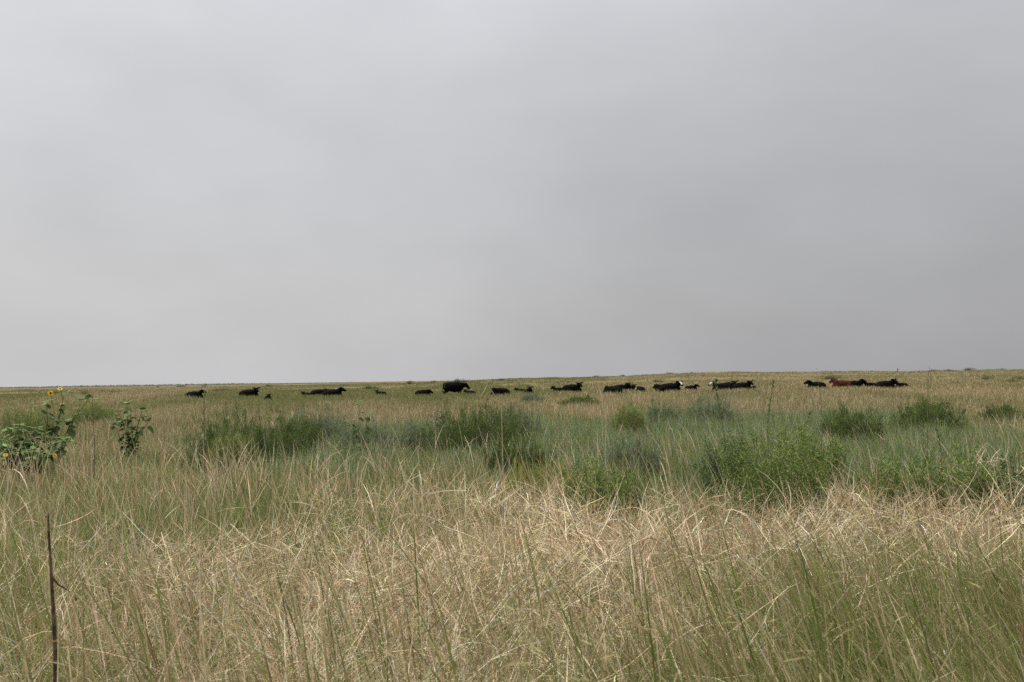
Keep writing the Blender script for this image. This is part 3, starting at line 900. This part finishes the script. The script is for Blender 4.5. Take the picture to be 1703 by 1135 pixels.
def lying(head_yaw=0.0, head_pitch=.35, neck_up=.3, calf=False, roll=.10):
    bm = bmesh.new()
    k = 1.0
    # trunk: barrel, hips, shoulder, brisket (rolled a little onto one side)
    blob(bm, (-.62, .02, .48), (.30, .36, .42), (.10, 0, .49), (.36, .44, .46))
    blob(bm, (.05, 0, .48), (.34, .38, .42), (.52, -.02, .52), (.26, .29, .38))
    blob(bm, (-.80, .03, .48), (.18, .28, .30), (-.45, .02, .52), (.26, .28, .33))
    blob(bm, (.30, 0, .72), (.22, .12, .17), (.62, 0, .74), (.14, .11, .15))       # withers
    blob(bm, (.55, 0, .30), (.24, .22, .26), (.78, 0, .34), (.13, .14, .18))       # brisket
    blob(bm, (-.93, .03, .62), .05, (-1.0, .04, .25), .035)                        # tail root
    blob(bm, (-1.0, .04, .25), .035, (-.95, .22, .06), .05)
    poll = Vector((POLL_X + .10 * math.cos(head_yaw), .22 * math.sin(head_yaw), .72 + neck_up))
    blob(bm, (.52, 0, .60), (.26, .25, .34), (poll.x * .5 + .52 * .5, poll.y * .5, poll.z * .5 + .30), (.22, .19, .28))
    blob(bm, (poll.x * .5 + .52 * .5, poll.y * .5, poll.z * .5 + .30), (.22, .19, .28), poll - Vector((0, 0, .05)), .165)
    head_blobs(bm, poll, head_yaw, head_pitch + .12, 1.08 if not calf else 1.18, 1.25 if not calf else 1.3)
    for sg in (-1, 1):                                                            # folded legs
        blob(bm, (.50, sg * .24, .38), .14, (.80, sg * .25, .13), .085)
        blob(bm, (.80, sg * .25, .12), .08, (.45, sg * .28, .07), .055)
        blob(bm, (.45, sg * .28, .07), .055, (.36, sg * .28, .06), .06)
    blob(bm, (-.62, -.28, .42), (.25, .14, .28), (-.18, -.40, .20), .13)
    blob(bm, (-.18, -.40, .18), .11, (-.55, -.46, .09), .07)
    blob(bm, (-.55, -.46, .08), .06, (-.05, -.50, .06), .05)
    blob(bm, (-.62, .30, .40), (.25, .14, .26), (-.22, .44, .2), .12)
    blob(bm, (-.22, .44, .18), .1, (-.5, .52, .08), .065)
    return bm


def standing():
    bm = bmesh.new()
    blob(bm, (-.66, 0, .98), (.30, .32, .36), (.0, 0, .92), (.42, .41, .46))
    blob(bm, (0, 0, .92), (.40, .40, .46), (.54, 0, .94), (.30, .30, .42))
    blob(bm, (-.82, 0, 1.02), (.16, .27, .30), (-.45, 0, 1.08), (.28, .28, .29))
    blob(bm, (.42, 0, 1.22), (.2, .1, .12), (.62, 0, 1.18), (.12, .1, .12))
    blob(bm, (.55, 0, .80), (.2, .17, .24), (.74, 0, .82), (.12, .12, .16))
    poll = Vector((1.06, -.04, 1.14))
    blob(bm, (.56, 0, 1.02), (.2, .18, .32), (.84, -.02, 1.06), (.16, .15, .24))
    blob(bm, (.84, -.02, 1.06), (.16, .15, .24), poll, .135)
    head_blobs(bm, poll, -.25, .8, 1.1, 1.2)
    for sg in (-1, 1):
        x0 = .50 + sg * .06
        blob(bm, (x0, sg * .18, .78), (.14, .11, .2), (x0, sg * .19, .48), .075)
        blob(bm, (x0, sg * .19, .48), .068, (x0 + .01, sg * .19, .40), .066)
        blob(bm, (x0 + .01, sg * .19, .42), .055, (x0, sg * .19, .12), .046)
        blob(bm, (x0, sg * .19, .11), .052, (x0 + .05, sg * .19, .04), .06)
        x1 = -.66 - sg * .09
        blob(bm, (x1, sg * .18, .90), (.22, .12, .28), (x1 + .14, sg * .2, .66), .12)
        blob(bm, (x1 + .10, sg * .2, .66), .12, (x1 - .14, sg * .2, .46), .066)
        blob(bm, (x1 - .14, sg * .2, .46), .062, (x1 - .08, sg * .2, .13), .046)
        blob(bm, (x1 - .08, sg * .2, .11), .052, (x1 - .03, sg * .2, .04), .06)
    blob(bm, (-.92, 0, 1.18), .05, (-.97, 0, .8), .03)
    blob(bm, (-.97, 0, .8), .03, (-.96, 0, .52), .05)
    return bm


def finish(bm, name, voxel=.03):
    me = bpy.data.meshes.new(name + '_raw'); bm.to_mesh(me); bm.free()
    o = bpy.data.objects.new('tmp', me); COL.objects.link(o)
    m = o.modifiers.new('r', 'REMESH'); m.mode = 'VOXEL'; m.voxel_size = voxel
    s = o.modifiers.new('s', 'SMOOTH'); s.iterations = 4; s.factor = .5
    dg = bpy.context.evaluated_depsgraph_get()
    out = bpy.data.meshes.new_from_object(o.evaluated_get(dg))
    bpy.data.objects.remove(o)
    out.name = name; out.polygons.foreach_set('use_smooth', np.ones(len(out.polygons), bool))
    out.materials.clear()
    return out


SHAPES = {
    'ahead': finish(lying(0, .30, .21), 'cow'),
    'near': finish(lying(-1.15, .40, .22), 'cow'),
    'away': finish(lying(1.15, .40, .17), 'cow'),
    'low': finish(lying(-.6, .5, .05), 'cow'),
    'back': finish(lying(-2.5, .5, .02), 'cow'),
    'stand': finish(standing(), 'cow'),
    'calf': finish(lying(-.7, .25, .22, True), 'calf'),
    'calf_near': finish(lying(-1.2, .3, .24, True), 'calf'),
}
_cache = {}


def hide(shape, colour):
    key = (shape, colour)
    if key in _cache:
        return _cache[key]
    me = SHAPES[shape].copy()
    base = M_RED if colour == 'red' else M_BLACK
    me.materials.append(base); me.materials.append(M_WHITE); me.materials.append(M_HORN)
    if colour in ('white_face', 'blaze'):
        # white hair on the face only: skull front and cheeks, found from the head's own position
        yaw, pitch, poll = {'near': (-1.15, .40, Vector((POLL_X + .10 * math.cos(-1.15), .22 * math.sin(-1.15), .94))),
                            'ahead': (0, .30, Vector((POLL_X + .10, 0, .93)))}[shape]
        f = Vector((math.cos(yaw) * math.cos(pitch), math.sin(yaw) * math.cos(pitch), -math.sin(pitch)))
        l = Vector((-math.sin(yaw), math.cos(yaw), 0)); up = f.cross(l)
        for pl in me.polygons:
            d = pl.center - poll
            a, b, c = d.dot(f), abs(d.dot(l)), d.dot(up)
            if colour == 'white_face':
                if a > .10 and b < .13 and c > -.2 and a < .42:
                    pl.material_index = 1
            elif a > .05 and a < .46 and b < .085 and c > -.12:
                pl.material_index = 1
    _cache[key] = me
    return me


HERD = 'cattle resting in the meadow'
CATTLE = [
    # u, visible bottom v, shape, heading deg (0 right, 180 left, -90 to camera, 90 away), scale, colour, kind, label
    (324, 657, 'ahead', 8, .92, 'black', 'cow', 'leftmost black cow, lying alone with its head up facing right'),
    (415, 657, 'near', 6, 1.05, 'black', 'cow', 'long black cow lying behind the small calf at left'),
    (446, 661, 'calf', -60, .55, 'black', 'calf', 'small black calf lying against the chest of the long left cow'),
    (510, 656, 'calf', 175, .55, 'black', 'calf', 'low black calf lying at the left end of the group of three'),
    (532, 656, 'low', 20, .95, 'black', 'cow', 'black cow lying half hidden behind the cow with tall upright ears'),
    (554, 657, 'ahead', -4, 1.0, 'black', 'cow', 'black lying cow with upright ears and raised head, right end of the group of three'),
    (633, 655, 'calf_near', 172, .62, 'black', 'calf', 'lone black calf lying with its face and both ears toward the camera'),
    (704, 655, 'low', 22, .78, 'black', 'calf', 'black yearling lying with lowered head, left of the standing cow'),
    (755, 654, 'stand', 3, 1.06, 'black', 'cow', 'the only standing cow, black, facing right'),
    (781, 654, 'calf_near', 176, .62, 'black', 'calf', 'black calf lying at the front feet of the standing cow'),
    (831, 655, 'back', 205, .95, 'black', 'cow', 'rounded black cow lying behind the pale bent reed'),
    (866, 647, 'calf', 180, .60, 'black', 'calf', 'small black calf lying behind the cow that faces the camera'),
    (880, 652, 'ahead', -78, .80, 'black', 'cow', 'black animal lying head-on to the camera with both ears out, right of the bent reed'),
    (929, 646, 'calf', 178, .70, 'black', 'calf', 'black calf with its head showing past the rump of the long lying cow'),
    (952, 648, 'near', -2, 1.08, 'black', 'cow', 'long black cow lying by itself right of centre, facing right'),
    (1018, 652, 'back', 150, .95, 'black', 'cow', 'black cow lying in front of two others, its round back to the camera'),
    (1034, 647, 'near', 10, .95, 'black', 'cow', 'black cow lying behind the round-backed one with ears spread'),
    (1050, 647, 'ahead', -70, .80, 'black', 'cow', 'black animal facing the camera at the right end of the round-backed cow group'),
    (1065, 648, 'back', 115, .72, 'black', 'calf', 'black calf lying as a small round hump by itself'),
    (1102, 643, 'low', 168, .9, 'black', 'cow', 'black cow lying low behind the rump of the cow with a white blaze'),
    (1116, 648, 'near', 4, 1.1, 'blaze', 'cow', 'large black cow lying with a white blaze on its face'),
    (1150, 646, 'calf', 4, .70, 'black', 'calf', 'black calf lying facing right just in front of the white-blazed cow'),
    (1200, 647, 'ahead', 184, 1.0, 'white_face', 'cow', 'black cow with a fully white face lying and facing left'),
    (1213, 645, 'away', 15, 1.05, 'black', 'cow', 'black cow lying between the white-faced cow and the right-facing one'),
    (1236, 645, 'near', -2, 1.0, 'black', 'cow', 'black cow lying behind a calf and facing right, right end of the white-faced cow group'),
    (1248, 646, 'calf', -20, .50, 'black', 'calf', 'black calf lying low under the chin of the right-facing cow'),
    (1358, 644, 'ahead', 186, .98, 'black', 'cow', 'black cow facing left under the pale-tipped thin stem'),
    (1400, 642, 'near', 183, 1.1, 'red', 'cow', 'the only red-brown cow, lying in the right group'),
    (1422, 641, 'ahead', 2, 1.0, 'black', 'cow', 'black cow lying behind the red-brown one with head raised to the right'),
    (1448, 641, 'calf', 178, .72, 'black', 'calf', 'black calf lying in the gap right of the red-brown cow'),
    (1474, 643, 'near', 4, 1.0, 'black', 'cow', 'black cow lying broadside near the right end of the herd, ears spread'),
    (1500, 642, 'calf', 190, .70, 'black', 'calf', 'last black calf at the right end of the herd'),
]
for i, (u, vb, shp, hd, s, colr, kind, lab) in enumerate(CATTLE):
    hor = 644.5 - .0152 * u
    Y = F0 * (CAM_H - .25) / (vb - hor)
    Y = min(max(Y, 60), 100)
    p = on_ground(u, Y)
    c = hide(shp, colr)
    o = link(bpy.data.objects.new(kind, c))
    o.location = (p[0], p[1], p[2] - (.18 if shp == 'stand' else .15 * s)); o.rotation_euler = (0, 0 if shp == 'stand' else R(-3), R(hd)); o.scale = (s * (.97 if shp == 'stand' else 1.0), s, s)
    tag(o, lab, kind, HERD)

# ------------------------------------------------------------------ light and sky
EXPO = 1.55
SUN_EL, SUN_AZ = 56.0, -72.0            # azimuth from +y (ahead) towards +x; negative = left
world = bpy.data.worlds.new('World'); scene.world = world; world.use_nodes = True
nt = world.node_tree; nt.nodes.clear()
out = nt.nodes.new('ShaderNodeOutputWorld'); bg = nt.nodes.new('ShaderNodeBackground')
sky = nt.nodes.new('ShaderNodeTexSky'); sky.sky_type = 'NISHITA'; sky.sun_disc = False
sky.sun_elevation = R(SUN_EL); sky.sun_rotation = R(SUN_AZ); sky.air_density = 1.5; sky.dust_density = 4
tc = nt.nodes.new('ShaderNodeTexCoord')
sep = nt.nodes.new('ShaderNodeSeparateXYZ'); nt.links.new(tc.outputs['Generated'], sep.inputs[0])


def math_node(op, a, b=None, clamp=False):
    n = nt.nodes.new('ShaderNodeMath'); n.operation = op; n.use_clamp = clamp
    for i, v in enumerate((a, b)):
        if v is None:
            continue
        if isinstance(v, (int, float)):
            n.inputs[i].default_value = v
        else:
            nt.links.new(v, n.inputs[i])
    return n.outputs[0]


# cloud deck: brightness by elevation and by side, broken by soft noise
el = nt.nodes.new('ShaderNodeValToRGB'); E = el.color_ramp
E.interpolation = 'B_SPLINE'
K = .25                                           # the ramp holds 0..1; scaled up below
stops = [(0.0, (.54, .541, .549)), (.08, (.533, .534, .542)), (.16, (.555, .557, .57)), (.26, (.60, .605, .62)), (.36, (.64, .646, .67)), (.50, (.78, .785, .81)), (.7, (1.5, 1.51, 1.55)), (1.0, (2.3, 2.3, 2.32))]
stops = [(pz, tuple(q * K for q in c)) for pz, c in stops]
E.elements[0].position = stops[0][0]; E.elements[0].color = (*stops[0][1], 1)
E.elements[1].position = stops[-1][0]; E.elements[1].color = (*stops[-1][1], 1)
for pz, c in stops[1:-1]:
    e = E.elements.new(pz); e.color = (*c, 1)
nt.links.new(sep.outputs['Z'], el.inputs['Fac'])
mp = nt.nodes.new('ShaderNodeMapping'); mp.inputs['Scale'].default_value = (1.7, 1.7, 3.4); mp.inputs['Rotation'].default_value = (0, .35, .3)
nt.links.new(tc.outputs['Generated'], mp.inputs['Vector'])
n1 = nt.nodes.new('ShaderNodeTexNoise'); n1.inputs['Scale'].default_value = 1.5; n1.inputs['Detail'].default_value = 5; n1.inputs['Roughness'].default_value = .45
nt.links.new(mp.outputs[0], n1.inputs['Vector'])
side = nt.nodes.new('ShaderNodeMapRange'); side.interpolation_type = 'SMOOTHSTEP'
side.inputs['From Min'].default_value = -.5; side.inputs['From Max'].default_value = .5

nt.links.new(sep.outputs['X'], side.inputs['Value'])
cl = nt.nodes.new('ShaderNodeMapRange'); cl.inputs['From Min'].default_value = .3; cl.inputs['From Max'].default_value = .7
cl.inputs['To Min'].default_value = .92; cl.inputs['To Max'].default_value = 1.07
nt.links.new(n1.outputs['Fac'], cl.inputs['Value'])
top = nt.nodes.new('ShaderNodeMapRange'); top.inputs['From Min'].default_value = .05; top.inputs['From Max'].default_value = .75
nt.links.new(sep.outputs['Z'], top.inputs['Value'])
tint = nt.nodes.new('ShaderNodeMix'); tint.data_type = 'RGBA'
nt.links.new(side.outputs['Result'], tint.inputs['Factor'])
tint.inputs['A'].default_value = (1.085, 1.08, 1.085, 1); tint.inputs['B'].default_value = (.70, .703, .715, 1)
sm = nt.nodes.new('ShaderNodeMix'); sm.data_type = 'RGBA'
nt.links.new(top.outputs['Result'], sm.inputs['Factor']); nt.links.new(tint.outputs['Result'], sm.inputs['A']); sm.inputs['B'].default_value = (1, 1, 1, 1)
n2 = nt.nodes.new('ShaderNodeTexNoise'); n2.inputs['Scale'].default_value = 5.0; n2.inputs['Detail'].default_value = 4
nt.links.new(mp.outputs[0], n2.inputs['Vector'])
c2 = nt.nodes.new('ShaderNodeMapRange'); c2.inputs['From Min'].default_value = .3; c2.inputs['From Max'].default_value = .7
c2.inputs['To Min'].default_value = .975; c2.inputs['To Max'].default_value = 1.025
nt.links.new(n2.outputs['Fac'], c2.inputs['Value'])
fac = math_node('MULTIPLY', math_node('MULTIPLY', c2.outputs['Result'], cl.outputs['Result']), 40 / 2 ** EXPO)
cm = nt.nodes.new('ShaderNodeMix'); cm.data_type = 'RGBA'; cm.blend_type = 'MULTIPLY'; cm.inputs['Factor'].default_value = 1
nt.links.new(el.outputs['Color'], cm.inputs['A']); nt.links.new(sm.outputs['Result'], cm.inputs['B'])
cloud = nt.nodes.new('ShaderNodeVectorMath'); cloud.operation = 'SCALE'
nt.links.new(cm.outputs['Result'], cloud.inputs[0]); nt.links.new(fac, cloud.inputs['Scale'])
sk = nt.nodes.new('ShaderNodeVectorMath'); sk.operation = 'SCALE'; sk.inputs['Scale'].default_value = 1.0
nt.links.new(sky.outputs['Color'], sk.inputs[0])
mix = nt.nodes.new('ShaderNodeMix'); mix.data_type = 'RGBA'; mix.inputs['Factor'].default_value = .97
nt.links.new(sk.outputs[0], mix.inputs['A']); nt.links.new(cloud.outputs[0], mix.inputs['B'])
nt.links.new(mix.outputs['Result'], bg.inputs['Color']); bg.inputs['Strength'].default_value = 0.1
nt.links.new(bg.outputs[0], out.inputs['Surface'])

sd = bpy.data.lights.new('sun', 'SUN'); sd.energy = 1.5; sd.angle = R(10); sd.color = (1, .96, .9)
so = bpy.data.objects.new('sun', sd); COL.objects.link(so)
e, a = R(SUN_EL), R(SUN_AZ)
d = Vector((math.sin(a) * math.cos(e), math.cos(a) * math.cos(e), math.sin(e)))
so.rotation_euler = d.to_track_quat('Z', 'Y').to_euler(); so.location = d * 50

vs = scene.view_settings
scene.display_settings.display_device = 'sRGB'
vs.view_transform = 'Standard'; vs.look = 'None'; vs.exposure = EXPO; vs.gamma = 1; vs.use_curve_mapping = False
scene.cycles.use_denoising = False
scene.cycles.max_bounces = 6; scene.cycles.diffuse_bounces = 3; scene.cycles.transmission_bounces = 3
scene.render.use_persistent_data = False
